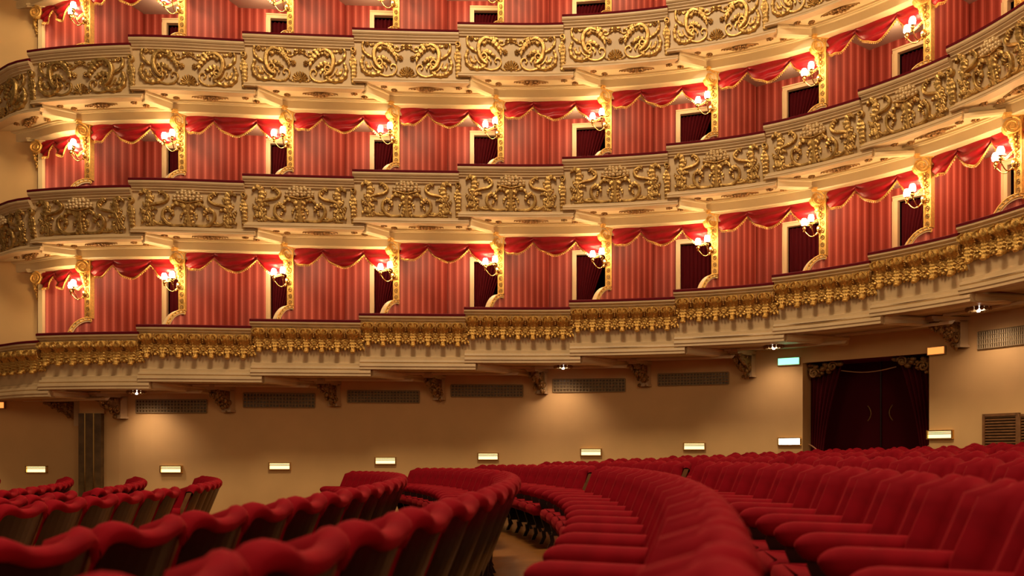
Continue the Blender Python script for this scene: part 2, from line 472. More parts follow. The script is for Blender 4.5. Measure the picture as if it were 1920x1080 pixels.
spray = join(
    ridge(PB([(580, 790), (470, 790), (380, 740), (310, 640), (290, 540), (340, 500)]), bel(.024), .045, 24),
    ridge(PB([(300, 600), (340, 520), (430, 490), (530, 470), (600, 430), (620, 380), (580, 330), (520, 320), (500, 350)]), bel(.030), .065, 28),
    leaf(PB([(600, 400), (560, 330), (510, 305), (475, 330)]), .045, .07, 4),
    leaf(PB([(330, 500), (380, 420), (410, 360)]), .035, .05, 4),
    leaf(PB([(300, 540), (330, 430), (330, 340), (280, 300), (215, 330), (195, 370)]), .075, .085, 6),
    leaf(PB([(290, 560), (250, 500), (240, 460)]), .03, .05, 3),
    leaf(PB([(300, 640), (230, 610), (195, 560)]), .05, .06, 4),
    leaf(PB([(310, 640), (340, 570), (410, 560), (460, 590)]), .05, .06, 4),
    leaf(PB([(350, 700), (270, 700), (215, 650)]), .045, .055, 4),
    leaf(PB([(330, 660), (370, 640), (385, 690), (370, 740)]), .04, .055, 3),
    leaf(PB([(400, 770), (320, 740), (230, 740), (200, 790)]), .055, .06, 5),
    leaf(PB([(420, 780), (330, 800), (250, 810)]), .035, .045, 4),
    leaf(PB([(450, 780), (500, 760), (560, 770)]), .028, .04, 3))
end_leaf = join(leaf([(.0, -.80), (.01, -.66), (.01, -.48), (-.005, -.33), (-.01, -.22)], .062, .075, 9),
    ridge([(p[0], p[1]) for p in spiral((0, -.215), .055, .012, -PI / 2, 1.2)], .018, .085, 18), leaf([(.0, -.30), (-.045, -.4), (-.03, -.52)], .03, .06, 4), leaf([(.0, -.30), (.045, -.42), (.035, -.56)], .03, .06, 4))
# acanthus tongue of the lower tier: a curled crown over a hanging leaf
def acanthus():
    o = MB(); rows = []
    for i in range(25):                         # ribbed, swelling crown
        u = -1 + i / 12; row = []
        for j in range(9):
            v = j / 8
            w = .096 * (.62 + .38 * math.sin(PI * (.12 + .70 * v))) * (1 if v < .8 else 1 - .9 * (v - .8))
            rib = 1 - .30 * abs(math.sin(2.0 * PI * u)) ** .7
            row.append((u * w, -.135 - .165 * v - .02 * (1 - u * u) * v, .012 + .105 * math.sqrt(max(0, 1 - u ** 4)) * (.55 + .45 * math.sin(PI * min(1, v + .15))) * rib))
        rows.append(row)
    o.grid(rows)
    for s in (-1, 1):
        o = join(o, ridge([(s * x, y) for x, y in [(.02, -.15), (.06, -.165), (.082, -.205), (.062, -.245), (.036, -.235), (.045, -.205)]], tap(.016, .011), .125, 12),
            leaf([(s * .05, -.29), (s * .075, -.34), (s * .115, -.385), (s * .12, -.43)], .040, .075, 4),
            leaf([(s * .03, -.36), (s * .06, -.43), (s * .085, -.475)], .030, .07, 3))
    o = join(o, leaf([(0, -.27), (0, -.36), (0, -.45), (0, -.52)], .075, .085, 5, curl=1.1))
    o.ball((0, -.525, .10), .034, 8, 5, (1.2, .8, 1)); o.ball((0, -.50, .085), .03, 7, 4, (1.4, .8, 1))
    return o
acan = acanthus()
def puff(o, sx, off):
    # push the ornament out onto the swelling bed behind it
    def bed(v): return float(np.interp(-v, [.13, .17, .22, .27, .32, .40, .55], [.05, .085, .09, .065, .03, .012, .03]))
    o.v = [(u * sx, v * 1.06 + .008, d * 1.15 + bed(v) * off) for u, v, d in o.v]; return o
acan = puff(acan, 1.25, .45)
def bead_drop():
    o = MB()
    for i in range(6): o.ball((0, -.145 - .026 * i, .05), .013, 5, 3)
    return join(o, leaf([(0, -.31), (0, -.40), (0, -.50)], .05, .06, 5), leaf([(-.01, -.40), (-.05, -.46), (-.055, -.50)], .02, .05, 2), leaf([(.01, -.40), (.05, -.46), (.055, -.50)], .02, .05, 2))
beadd = puff(bead_drop(), 1.15, .8)

# ---------------------------------------------------------------- box fronts
def base23(v): return -.005 + (v + .17) * .05 if v < -.17 else 0.0
def base2(v): return -.005 + (v + .17) * .05 - .28 * max(0, -v - .40) ** 2 if v < -.17 else 0.0
def base1(v): return .0 + (v + .1) * .10 if v < -.1 else 0.0
TOP23 = [(-.16, -.012), (-.16, .0), (.115, -.022), (.115, -.055), (.10, -.078), (.085, -.082), (.085, -.10), (.06, -.125), (.055, -.13), (.055, -.145), (.03, -.165), (.028, -.185), (-.005, -.187)]
BOT23 = [(-.10, -.80), (-.02, -.802), (-.02, -.815), (-.012, -.825), (-.012, -.842), (.045, -.856), (.05, -.874), (.038, -.888), (.062, -.894), (.062, -.92), (-.10, -.923)]
TOP1 = [(-.16, -.01), (-.16, 0), (.115, -.02), (.115, -.05), (.095, -.07), (.08, -.075), (.08, -.095), (.05, -.115), (.045, -.13), (-.0, -.132)]
BOT1 = [(-.075, -.70), (-.06, -.70), (-.06, -.73), (-.03, -.745), (.0, -.75), (.0, -.80), (.05, -.815), (.06, -.85), (.045, -.87), (.085, -.885), (.095, -.93), (.08, -.95), (.085, -.985), (-.10, -.99)]
def rosette(m, c, r, tx, ty, n=8, pointed=True):
    c = (c[0], c[1], c[2] - .012)
    e = 1.5 if pointed else .8                 # backing plate that carries the bosses
    pl_ = [(e, 0), (.5, .7), (0, .95), (-.5, .7), (-e, 0), (-.5, -.7), (0, -.95), (.5, -.7)]
    m.ring_loft([[p3(np.array(c[:2]) + tx * a * r[0] + ty * b_ * r[1], c[2] + z) for a, b_ in pl_] for z in (.02, -.006)])
    # flat gilt boss hanging under a soffit; tx, ty plan axes
    for k in range(n):
        a = 2 * PI * k / n
        q = np.array(c[:2]) + tx * (math.cos(a) * r[0] * .62) + ty * (math.sin(a) * r[1] * .62)
        m.ball((q[0], q[1], c[2] - .012), .036 if r[0] > .12 else .022, 5, 3, (1, 1, .7))
    m.ball((c[0], c[1], c[2] - .02), .04 if r[0] > .12 else .018, 6, 3, (1, 1, .8))
    if pointed:
        for s in (-1, 1):
            for q, rr in ((.55, .030), (.75, .024), (.93, .016), (1.1, .011)):
                w = np.array(c[:2]) + tx * (s * r[0] * q * 1.35)
                m.ball((w[0], w[1], c[2] - .010), rr, 5, 3, (1, 1, .7))

def pos_phrase(k):
    return 'at the curved stage end' if k == -1 else '%s bay from the stage end' % ORD[k]
def box_front(tier, k):
    b = Bay(tier, k)
    p, d, nn = b.frame(b.W / 2)
    kinds = ['gilt acanthus fringe', 'fruit-basket relief', 'shell-and-scroll relief', 'plain face']
    root = empty('box_front', (p[0], p[1], b.z - 1.0), 'cream %s box front, %s, %s' % (TIERN[tier], kinds[tier], pos_phrase(k)), 'box front', '%s box fronts' % TIERN[tier])
    n = 12 if k in (-1, 0) else 8
    top, bot = (TOP1, BOT1) if tier == 0 else (TOP23, BOT23)
    ext = .19 if k < 10 else 0
    def capped(prof, a0, a1, name, mat):
        m = MB(); rows = b.sweep(prof, a0, a1, n); m.grid(rows)
        m.poly(list(reversed(rows[0]))); m.poly(rows[-1])
        return m.build(name, mat, root)
    # velvet arm rest on the rail
    capped([(-.17, -.03), (-.17, .03), (-.14, .045), (.09, .03), (.122, .015), (.122, -.02)], -.02, b.W + .005, 'velvet_rail', RAILV)
    capped(top, -.02, b.W + .005, 'rail_moulding', CREAM)
    bb = base1 if tier == 0 else (base2 if tier == 1 else base23)
    v0, v1 = (-.13, -.72) if tier == 0 else (-.18, -.82)
    capped([(-.14, v0)] + [(bb(v0 + (v1 - v0) * i / 4), v0 + (v1 - v0) * i / 4) for i in range(5)] + [(-.14, v1)], 0, b.W + .03, 'panel', CREAM)
    capped(bot, -.01, b.W + ext, 'base_moulding', CREAM)
    # soffit
    zs = b.z - (.975 if tier == 0 else .91)
    g0 = b.g0
    m = MB(); rows = []
    for i in range(n + 1):
        t = b.t0 + (b.t1 - b.t0) * i / n
        rows.append([p3(S(t + .1 * (1 - g) * (k >= 0), g), zs) for g in (g0 + .02, .25, .5, .78)])
    m.grid(rows); sof = m.build('soffit', CREAM_L, root)
    m = MB(); rows = []
    pr = [(.60, 0), (.60, -.03), (.635, -.03), (.645, -.05), (.70, -.055), (.70, -.195), (.73, -.212), (1.10, -.212), (1.10, .05)]
    if tier == 0: pr = [(1.2, 0), (1.2, -.04), (1.25, -.04), (1.3, .02)]
    for i in range(n + 1):
        t = b.t0 + (b.t1 - b.t0 + (.0 if k == 10 else .06)) * i / n
        if k == -1: t = -1.35 + (1.35 + .06) * i / n
        rows.append([p3(S(t, g), zs + v) for g, v in pr])
    m.grid(rows); m.poly(list(reversed(rows[0]))); m.poly(rows[-1]); m.build('soffit_beam', CREAM_L, root)
    if tier == 0:                              # underside reaches back to the wall
        m = MB()
        m.grid([[p3(S(b.t0 + (b.t1 - b.t0) * i / n, .7), zs + .004), p3(Wf(b.t0 + (b.t1 - b.t0) * i / n), zs + .004)] for i in range(n + 1)])
        m.build('rear_soffit', CREAM, root)
    if k < 10:                                  # moulded riser where the next bay steps up
        t1 = b.t1
        zn = rail(tier, k + 1) - (.975 if tier == 0 else .91)
        m = MB(); A = S(t1 + .085, g0 + .05); Bq = S(t1 + .03, .72) if tier else Wf(t1)
        dd = (Bq - A) / np.linalg.norm(Bq - A); w = np.array([-dd[1], dd[0]])
        if w[0] > 0: w = -w
        zq = zs if tier else zs + .03
        prof = [(-.03, zn + .01), (-.05, zn - .02), (-.05, zn - .045), (-.035, zn - .06), (-.035, zq - .02), (-.01, zq - .045), (.06, zq - .045), (.075, zq - .02), (.075, zs + .02)]
        rows = [[p3(A + (Bq - A) * q + w * (e), z) for e, z in prof] for q in (0, 1)]
        m.grid(rows); m.poly(list(reversed(rows[0]))); m.poly(rows[1]); m.build('step_rib', CREAM_L, root)
    # gilt bosses under the soffit
    tm = (b.t0 + b.t1) / 2 if k >= 0 else -.55
    if tier > 0:
        m = MB(); c = S(tm + .05, .33); tx = Tf(tm); ty = np.array([-tx[1], tx[0]])
        rosette(m, p3(c, zs), (.21, .09), tx, ty, 12); o = m.build('soffit_boss', BRONZE, sof, smooth=True)
        for (dt, g) in ((-.36, .22), (-.36, .46), (.36, .22), (.36, .46)):
            if k == -1: dt *= .8
            m = MB(); c = S(tm + dt + .05, g); rosette(m, p3(c, zs), (.07, .05), tx, ty, 5, False)
            m.build('small_boss', BRONZE, sof, smooth=True)
    # relief
    uc = b.W / 2 if k >= 0 else b.W - .97
    def put(flat, name, mat, shift=0.0, par=None, scale=1.0):
        o = MB(); vv = np.array(flat.v, float) * np.array([scale, 1, 1]) + np.array([shift, 0, 0])
        o.v = b.map(vv, uc, bb); o.f = flat.f
        return o.build(name, mat, par or root, smooth=True)
    sc = min(1.0, b.W / 1.92)
    if k == -1: sc = .95
    if tier == 2:
        put(scroll_half, 'scroll_relief', GOLD, scale=sc); put(mirror(scroll_half), 'scroll_relief', GOLD, scale=sc)
        put(shell, 'shell_relief', GOLD, scale=sc); put(garland, 'garland_relief', GOLD, scale=sc); put(pendant, 'flower_relief', GOLD, scale=sc); put(mirror(pendant), 'flower_relief', GOLD, scale=sc)
    if tier == 1:
        put(fruit, 'fruit_heap', FRUIT, scale=sc); put(pedestal, 'basket_relief', GOLD, scale=sc)
        for fl in (ped_leaf, mirror(ped_leaf)): put(fl, 'basket_leaf', GOLD, scale=sc)
        for fl in (c_scroll, mirror(c_scroll)): put(fl, 'scroll_relief', GOLD, scale=sc)
        for fl in (spray, mirror(spray)): put(fl, 'acanthus_spray', GOLD, scale=sc)
    if tier in (1, 2) and k < 10: put(end_leaf, 'end_leaf', GOLD, shift=b.W - uc - .02)
    if tier == 0:
        capped([(-.02, -.125), (.055, -.13), (.085, -.17), (.088, -.22), (.06, -.27), (.025, -.32), (.005, -.38), (-.02, -.47), (-.06, -.47)], 0, b.W + .02, 'leaf_bed', BRONZE)
        nl = 7 if b.W > 1.75 else 6
        if b.W < 1.5: nl = 5
        if k == -1: nl = 10
        for i in range(nl):
            put(acan, 'acanthus_leaf', GOLD_B, shift=-b.W / 2 + b.W * (i + .5) / nl if k >= 0 else -uc + b.W * (i + .5) / nl, scale=1.0)
            put(beadd, 'bead_drop', GOLD_B, shift=(-b.W / 2 if k >= 0 else -uc) + b.W * (i + 1.0) / nl)
    return root
for tier in (0, 1, 2):
    for k in BAYS:
        box_front(tier, k)
for k in range(-1, 11): box_front(3, k)

# ---------------------------------------------------------------- box interiors: dividers, back walls, doors
DOORPX = {0: 306, 1: 500, 2: 694, 3: 881, 4: 1073, 5: 1268, 6: 1469, 7: 1677, 8: 1884}
def door_curtain(A, ax, inw, z0, z1, w, label, style):
    """pleated curtain: A left foot in plan, ax along, inw inward"""
    m = MB(); rows = []
    nv, nu = 12, 40
    for j in range(nv + 1):
        v = j / nv
        if style == 'open':
            tie = .36
            wid = w * (.25 + .62 * max(0, (v - tie) / (1 - tie)) ** 1.3) if v > tie else w * (.25 + .06 * (tie - v))
        else: wid = w
        row = []
        for i in range(nu + 1):
            s = i / nu
            q = A + ax * (s * wid) + inw * (.03 * math.sin(s * 2 * PI * 9) + .12)
            row.append(p3(q, z0 + (z1 - z0) * v))
        rows.append(row)
    m.grid(rows)
    return tag(m.build('door_curtain', CURT, smooth=True), label, 'curtain', 'curtains in the box doorways')
for tier in (0, 1, 2):
    for k in range(-1, 11):
        zf_, zc_ = rail(tier, k) - .84, rail(tier + 1, k) - .955
        Q, u, B = Qn[k + 2], Un[k + 2], Bn[k + 2]
        w = np.array([u[1], -u[0]])             # right-hand normal of divider
        if k >= 0:
            # divider: papered wall from pilaster to the rear
            m = MB()
            for s in (1, -1):
                a0, a1 = Q + w * .03 * s, B + w * .03 * s
                r0, r1 = [p3(a0, zf_), p3(a1, zf_)], [p3(a0, zc_), p3(a1, zc_)]
                BL = float(np.linalg.norm(B - Q)) * .72
                m.grid([r0, r1], uvs=[[(0, 0), (BL, 0)], [(0, 2.5), (BL, 2.5)]])
            # low forward part under the scroll arm
            fw = .40
            for s in (1, -1):
                pts, uvs = [], []
                for i in range(9):
                    a = PI / 2 * i / 8
                    x, z = -fw * math.sin(a) * .97, rail(tier, k) - .12 + .50 * math.cos(a)
                    pts.append(p3(Q + u * x + w * .028 * s, z)); uvs.append((x, z))
                pts += [p3(Q - u * fw * .97 + w * .028 * s, zf_), p3(Q + w * .028 * s, zf_)]
                b0 = len(m.f); m.poly(pts); m.uv[b0] = uvs + [(-fw, 0), (0, 0)]
            struct(m.build('wall_box_divider', PAPER), 'red striped papered partition in the %s, behind the %s pilaster from the left' % (TIERN[tier], ORD[k]))
        if k == 10: continue
        # back wall, with the doorway left open
        B2 = Bn[k + 3]
        if k == -1: B = Qn[1] + np.array([-.02, .04])
        L = np.linalg.norm(B2 - B); ax = (B2 - B) / L; inw = np.array([-ax[1], ax[0]])
        m = MB()
        def wallrect(a, b_, z0, z1):
            m.grid([[p3(B + ax * a, z0), p3(B + ax * b_, z0)], [p3(B + ax * a, z1), p3(B + ax * b_, z1)]], uvs=[[(a, z0), (b_, z0)], [(a, z1), (b_, z1)]])
        zd = rail(tier, k) + 1.40
        if k >= 0:
            a0 = float((on_line(B, B2, DOORPX[k] + 8) - B) @ ax) if k in DOORPX else .35; a0 = min(max(a0, .1), L - .3); a1 = min(a0 + .72, L - .04)
            wallrect(0, a0, zf_, zc_); wallrect(a0, a1, zd, zc_); wallrect(a1, L, zf_, zc_)
        else: wallrect(0, L, zf_, zc_)
        struct(m.build('wall_box_back', PAPER), 'red striped rear wall of the %s box %s' % (TIERN[tier], pos_phrase(k)))
        if k >= 0:
            # door surround
            m = MB(); fwid = .085
            dr = empty('door_1', p3(B + ax * a0, zf_)); dr.name = 'door_%d' % (tier * 10 + k + 1); struct(dr, 'cream framed doorway at the back of the %s box %s' % (TIERN[tier], pos_phrase(k)))
            def piece(a, b_, z0, z1, nm):
                mm = MB(); c = B + ax * (a + b_) / 2 - inw * .0
                mm.box(p3(c, (z0 + z1) / 2), p3(ax * (b_ - a) / 2, 0), p3(inw * .05, 0), (0, 0, (z1 - z0) / 2))
                mm.box(p3(B + ax * (a + .012 if nm == 'jamb' else (a + b_) / 2) - inw * .055, (z0 + z1) / 2 + (0 if nm == 'jamb' else .03)), p3(ax * (.012 if nm == 'jamb' else (b_ - a) / 2), 0), p3(inw * .015, 0), (0, 0, (z1 - z0) / 2 if nm == 'jamb' else .012))
                mm.build(nm, CREAM_L, dr)
            piece(a0 - fwid, a0, zf_, zd, 'jamb'); piece(a1, a1 + fwid * .4, zf_, zd, 'jamb'); piece(a0 - fwid, a1 + fwid * .4, zd, zd + fwid, 'lintel')
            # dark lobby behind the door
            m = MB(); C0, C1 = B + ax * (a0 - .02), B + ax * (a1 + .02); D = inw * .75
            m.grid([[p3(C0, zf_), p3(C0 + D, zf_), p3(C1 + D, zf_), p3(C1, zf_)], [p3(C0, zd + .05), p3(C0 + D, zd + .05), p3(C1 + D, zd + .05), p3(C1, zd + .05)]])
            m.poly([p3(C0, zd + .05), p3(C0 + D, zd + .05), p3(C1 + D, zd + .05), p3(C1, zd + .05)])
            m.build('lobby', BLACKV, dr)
            st = 'closed' if (tier, k) in ((0, 0), (0, 6), (1, 0), (2, 1), (2, 2), (0, 5)) else 'open'
            door_curtain(B + ax * a0, ax, inw, zf_, zd, a1 - a0, '%s wine curtain in a %s box doorway, %s' % ('closed' if st == 'closed' else 'tied-back', TIERN[tier], pos_phrase(k)), st)
        lc = (Q + Qn[k + 3] + B + B2) / 4 if k >= 0 else (Qn[1] + Qn[2] + Bn[2]) / 3
        lamp('box_ceiling_light', 'POINT', p3(lc, zc_ - .22), {(1, 5): 7.5, (1, 6): 5.0, (1, 7): 5.0, (1, 8): 4.5, (2, 7): 4.0, (2, 8): 4.0, (2, 0): 6.5, (1, 0): 6.0, (0, 4): 7.0, (0, 5): 6.5, (0, 6): 8.0}.get((tier, k), 9.5) if k >= 0 else 6.5, (1.0, 0.68, 0.40), .16)
        # ceiling and floor of the box
        for zz, nm, mt in ((zc_, 'ceiling', CEILB), (zf_, 'floor', CURT)):
            m = MB(); q1 = Qn[k + 3]
            if nm == 'ceiling': m.poly([p3(Q, zz), p3(q1, zz), p3(B2, zz), p3(B, zz)])
            else: m.poly([p3(S(k + .02, .1), zz), p3(S(k + .98, .1), zz), p3(q1, zz), p3(B2, zz), p3(B, zz), p3(Q, zz)])
            o = m.build(nm + '_box', mt); struct(o, '%s of the %s box %s' % ('plain mauve ceiling' if nm == 'ceiling' else 'carpeted dark red floor', TIERN[tier], pos_phrase(k)))

# ---------------------------------------------------------------- pilasters with scroll arms, sconces, valances
def arm_sections(Q, u, w, z, r0, r1, hw):
    rings = []
    for i in range(11):
        a = PI / 2 * i / 10
        ro = np.array([-.40 * math.sin(a), .50 * math.cos(a)]); ri = np.array([-.325 * math.sin(a), .425 * math.cos(a)])
        rings.append([p3(Q + u * ro[0] + w * s * hw, z - .12 + ro[1]) for s in (-1, 1)] + [p3(Q + u * ri[0] + w * s * hw, z - .12 + ri[1]) for s in (1, -1)])
    return rings
def pilaster(tier, k):
    Q, u = Qn[k + 2], Un[k + 2]; w = np.array([u[1], -u[0]])
    zr = rail(tier, k); z0, z1 = zr + .37, rail(tier + 1, k) - .955 - .165
    if k == -1: z0 = zr - .1
    root = empty('pilaster', p3(Q, zr), ('gilded pilaster with volute capital between %s boxes, %s from the left' % (TIERN[tier], ORD[k])) if k >= 0 else 'narrow gilt edge pilaster closing the %s at the stage end' % TIERN[tier], 'pilaster', '%s pilasters' % TIERN[tier])
    hw = .06; T, N = Tf(k + .4), Nf(k + .4)
    if k == -1: hw = .04; T, N = np.array([1., 0]), np.array([0, -1.])
    m = MB()
    m.box(p3(Q + N * .0, (z0 + z1) / 2), p3(T * hw, 0), p3(N * .05, 0), (0, 0, (z1 - z0) / 2))
    m.build('shaft', CREAM_L if k == -1 else GOLD_B, root)
    if k >= 0:
        m = MB()
        for s in (-1, 1): m.box(p3(Q + N * .056 + T * s * (hw - .012), (z0 + z1) / 2), p3(T * .010, 0), p3(N * .010, 0), (0, 0, (z1 - z0) / 2))
        m.build('edge_bead', GOLD_B, root)
        m = MB(); nb = 7
        for i in range(nb):
            zz = z0 + .06 + (z1 - z0 - .36) * i / (nb - 1)
            c = Q + N * .054
            pts = [p3(c + T * (.026 * math.cos(a)), zz + .036 * math.sin(a)) for a in np.linspace(0, 2 * PI, 9)]
            m.tube(pts, .008, 4, False); m.ball(p3(c, zz), .013, 5, 3)
        m.build('guilloche', BRONZE, root, smooth=True)
        # curved arm down to the rail
        m = MB(); m.ring_loft(arm_sections(Q, u, w, zr, 0, 0, .062)); m.build('scroll_arm', CREAM_L, root, smooth=False)
        m = MB()
        for r_ in (.455, .50):
            pts = [p3(Q + u * (-(r_ - .10) * math.sin(a)) + w * .066, zr - .12 + r_ * math.cos(a)) for a in np.linspace(0, PI / 2, 10)]
            m.tube(pts, .012, 5)
        for i in range(8):
            a = PI / 2 * (i + .5) / 8
            m.ball(p3(Q + u * (-.375 * math.sin(a)) + w * .068, zr - .12 + .475 * math.cos(a)), .017, 5, 3)
        m.tube([p3(Q + u * (.0 - .02 * math.cos(a)) + w * .05, zr + .33 + .03 * math.sin(a)) for a in np.linspace(0, 5, 9)], .014, 5)
        m.build('arm_gilding', GOLD_B, root, smooth=True)
    # volute capital leaning towards the hall
    m = MB(); F = -u
    zc = z1 - .135
    cap_c = Q + F * .13
    if k == -1: cap_c = Q + np.array([-.06, -.06]); F = np.array([-1., 0]); w = np.array([0, 1.])
    for s in (-1, 1):
        path = []
        for i in range(26):
            q = i / 25; r = .125 * (1 - .82 * q); a = PI * .5 + q * 2 * PI * 1.9
            path.append(p3(cap_c + F * (r * math.cos(a)) + w * (s * .055), zc + r * math.sin(a)))
        m.tube(path, [.022 * (1 - .5 * i / 25) for i in range(26)], 5)
    rings = [[p3(cap_c + F * (.112 * math.cos(a)) + w * s, zc + .112 * math.sin(a)) for a in np.linspace(0, 2 * PI, 14, endpoint=False)] for s in (-.05, .05)]
    m.ring_loft(rings)
    m.build('capital', GOLD_B, root, smooth=False)
    m = MB()
    m.box(p3(Q + F * .06, z1 - .0), p3(F * .17, 0), p3(w * .085, 0), (0, 0, .018)); m.box(p3(Q + F * .05, z1 + .03), p3(F * .19, 0), p3(w * .10, 0), (0, 0, .016))
    m.build('abacus', GOLD_B if k >= 0 else CREAM_L, root)
    m = MB()                                    # leafy drop below the capital
    for i in range(9):
        q = i / 8
        m.ball(p3(Q + F * (.13 - .06 * q) + w * (.02 * math.sin(i * 2.4)), zc - .12 - .27 * q), .046 * (1 - .55 * q), 6, 4, (1, 1, 1.2))
        if i % 2 == 0 and i < 7: 
            for s in (-1, 1): m.ball(p3(Q + F * (.085 - .03 * q) + w * (s * .035), zc - .12 - .28 * q), .020, 5, 3)
    m.build('foliage_drop', GOLD_B, root, smooth=True)
    return z1
def sconce(tier, k):
    Q, u = Qn[k + 2], Un[k + 2]; w = np.array([u[1], -u[0]]); F = -u
    z = rail(tier, k) + .80
    C = Q + F * .07
    root = empty('wall_sconce', p3(C, z), 'lit two-arm brass sconce with glass shades on the %s pilaster of the %s' % (ORD[k], TIERN[tier]), 'wall lamp', '%s sconces' % TIERN[tier])
    m = MB(); m.ball(p3(C + F * .012, z + .02), .045, 8, 4, (1, 1, 1.7)); m.ball(p3(C + F * .03, z - .05), .022, 6, 3); m.build('back_plate', BRASS, root, smooth=True)
    for s in (-1, 1):
        tip = C + F * .22 + w * (s * .125)
        pts = []
        for q in np.linspace(0, 1, 10):
            p = C + F * (.02 + .20 * q) + w * (s * .125 * q ** 1.2)
            pts.append(p3(p, z - .10 * math.sin(PI * q) + .03 * q * q))
        m = MB(); m.tube(pts, .009, 6); arm = m.build('arm', BRASS, root, smooth=True)
        m = MB(); m.lathe([(.008, -.03), (.020, -.02), (.012, 0), (.030, .02), (.034, .045), (.016, .05), (.014, .065), (.04, .075), (.036, .083)], p3(tip, z + .03), 8); m.build('candle_cup', BRASS, arm, smooth=True)
        m = MB(); m.lathe([(.030, .0), (.045, .02), (.052, .06), (.044, .10), (.033, .125), (.012, .13)], p3(tip, z + .105), 10); m.build('glass_shade', LAMPM, arm, smooth=True)
def drop_profile(s):
    if s < .29:
        q = s / .29; return .205 * (1 - q) + .075 * q + .11 * abs(math.sin(PI * q)) ** .8
    if s < .70:
        q = (s - .29) / .41; return .075 + .205 * abs(math.sin(PI * q)) ** .75
    q = (s - .70) / .30; return .075 * (1 - q) + .24 * q + .15 * abs(math.sin(PI * q)) ** .9
def valance(tier, k):
    z1 = rail(tier + 1, k) - .955 - .165
    t0, t1 = (k + .03, k + .975) if k >= 0 else (-1.0, -.04)
    mid = Qf((t0 + t1) / 2)
    root = empty('valance', p3(mid, z1 - .4), 'crimson fringed swag valance over a %s box, %s' % (TIERN[tier], pos_phrase(k)), 'valance', '%s valances' % TIERN[tier])
    def pos(s, v):                               # v 0 top .. 1 lower edge
        t = t0 + (t1 - t0) * s; d = drop_profile(s) * 1.22
        if s < .29: q = s / .29
        elif s < .70: q = (s - .29) / .41
        else: q = (s - .7) / .3
        fold = .034 * math.sin(v * 17 * (1 - .35 * abs(2 * q - 1)) + 4.0 * (q - .5)) * (0.35 + v * .6) + .05 * math.sin(PI * min(max(q, 0), 1)) * math.sin(PI * min(1, v * 1.0) * .75)
        p = S(t, 1.0) + Nf(t) * (.0 + fold + .02)
        p = p3(p, z1 + .03 - (d + .03) * v)
        return p
    for a, b_ in ((0, .29), (.29, .70), (.70, 1.0)):
        m = MB(); rows = [[pos(a + (b_ - a) * i / 14, j / 14) for j in range(15)] for i in range(15)]
        m.grid(rows); m.build('swag', SILK, root, smooth=True)
    m = MB(); N = 64
    edge = [pos(i / N, 1.0) for i in range(N + 1)]
    m.tube(edge, .011, 5)
    for i in range(1, N, 1):
        x, y, z = edge[i]
        m.ring_loft([[(x + .007 * math.cos(a), y + .007 * math.sin(a), z - .004) for a in (0, 2.1, 4.2)], [(x + .012 * math.cos(a), y + .012 * math.sin(a), z - .035) for a in (0, 2.1, 4.2)]])
    m.build('fringe', GOLD_B, root)
for tier in (0, 1, 2):
    for k in range(-1, 11):
        pilaster(tier, k)
        if k >= 0: sconce(tier, k)
        if k < 10: valance(tier, k)

# ---------------------------------------------------------------- under the lowest tier
def wall_frame(px):
    t = t_at(px); p = Wf(t); d = Wf(t + .03) - Wf(t - .03); d /= np.linalg.norm(d)
    return t, p, d, np.array([d[1], -d[0]])
def zpx(y, p): return EZ + (YH - y) / FPX * p[1]
def under_z(t):
    k = math.floor(t); return rail(0, k) - .975
# carved corbels
def corbel(px, idx, hint):
    t, p, d, n = wall_frame(px)
    z1 = min(under_z(t), under_z(t + .25)) - .01
    k = max(0, int(round(t))); u = -Un[k + 2] * .55 + n * .45; u /= np.linalg.norm(u); w = np.array([-u[1], u[0]])
    root = empty('corbel', p3(p, z1 - .5), 'carved dark gilt corbel under the lowest tier, %s' % hint, 'corbel', 'corbels under the boxes')
    m = MB(); m.box(p3(p + u * .05, z1 - .24), p3(u * .07, 0), p3(w * .085, 0), (0, 0, .24)); m.box(p3(p + u * .05, z1 - .46), p3(u * .085, 0), p3(w * .10, 0), (0, 0, .02)); m.build('back_block', CREAM, root)
    m = MB(); m.box(p3(p + u * .30, z1 - .025), p3(u * .34, 0), p3(w * .10, 0), (0, 0, .025)); m.box(p3(p + u * .30, z1 - .065), p3(u * .30, 0), p3(w * .085, 0), (0, 0, .016)); m.build('cap_slab', CREAM, root)
    m = MB()
    rings = []
    for i in range(10):
        q = i / 9; x = .10 + .42 * q; zb = z1 - .08 - .32 * (1 - q) ** 1.3 - .03; hw = .075 * (1 - .25 * q)
        rings.append([p3(p + u * x + w * s * hw, zz) for s, zz in ((-1, z1 - .08), (1, z1 - .08), (1.0, zb + .05), (.5, zb), (-.5, zb), (-1.0, zb + .05))])
    m.ring_loft(rings)
    r = random.Random(idx)
    for i in range(46):
        q = r.random(); x = .11 + .44 * q; zb = .08 + .32 * (1 - q) ** 1.3; zz = z1 - .09 - r.random() * zb
        s = r.choice((-1, 1, 0))
        off = w * (s * .085 * (1 - .2 * q)) if s else w * r.uniform(-.06, .06)
        if s == 0: zz = z1 - .09 - zb
        c = p + u * x + off
        m.ball(p3(c, zz), r.uniform(.018, .04), 6, 4, (1, 1, r.uniform(.8, 1.5)))
    for s in (-1, 1):
        for (cx, cz, r0) in ((.47, .11, .055), (.20, .30, .075)):
            pts = [p3(p + u * (cx + r0 * (1 - .8 * i / 16) * math.cos(i * .62)) + w * s * .085, z1 - cz - .02 + r0 * (1 - .8 * i / 16) * math.sin(i * .62)) for i in range(17)]
            m.tube(pts, .014, 5)
    m.build('carving', BRONZE, root, smooth=True)
CORB = [(232, 'just beside the marble pier'), (432, 'first clear of the marble pier'), (630, 'second from the marble pier'), (826, 'third from the marble pier'), (1018, 'fourth from the marble pier'), (1212, 'fifth from the marble pier'), (1408, 'nearest the green exit sign'), (1806, 'beyond the curtained doorway')]
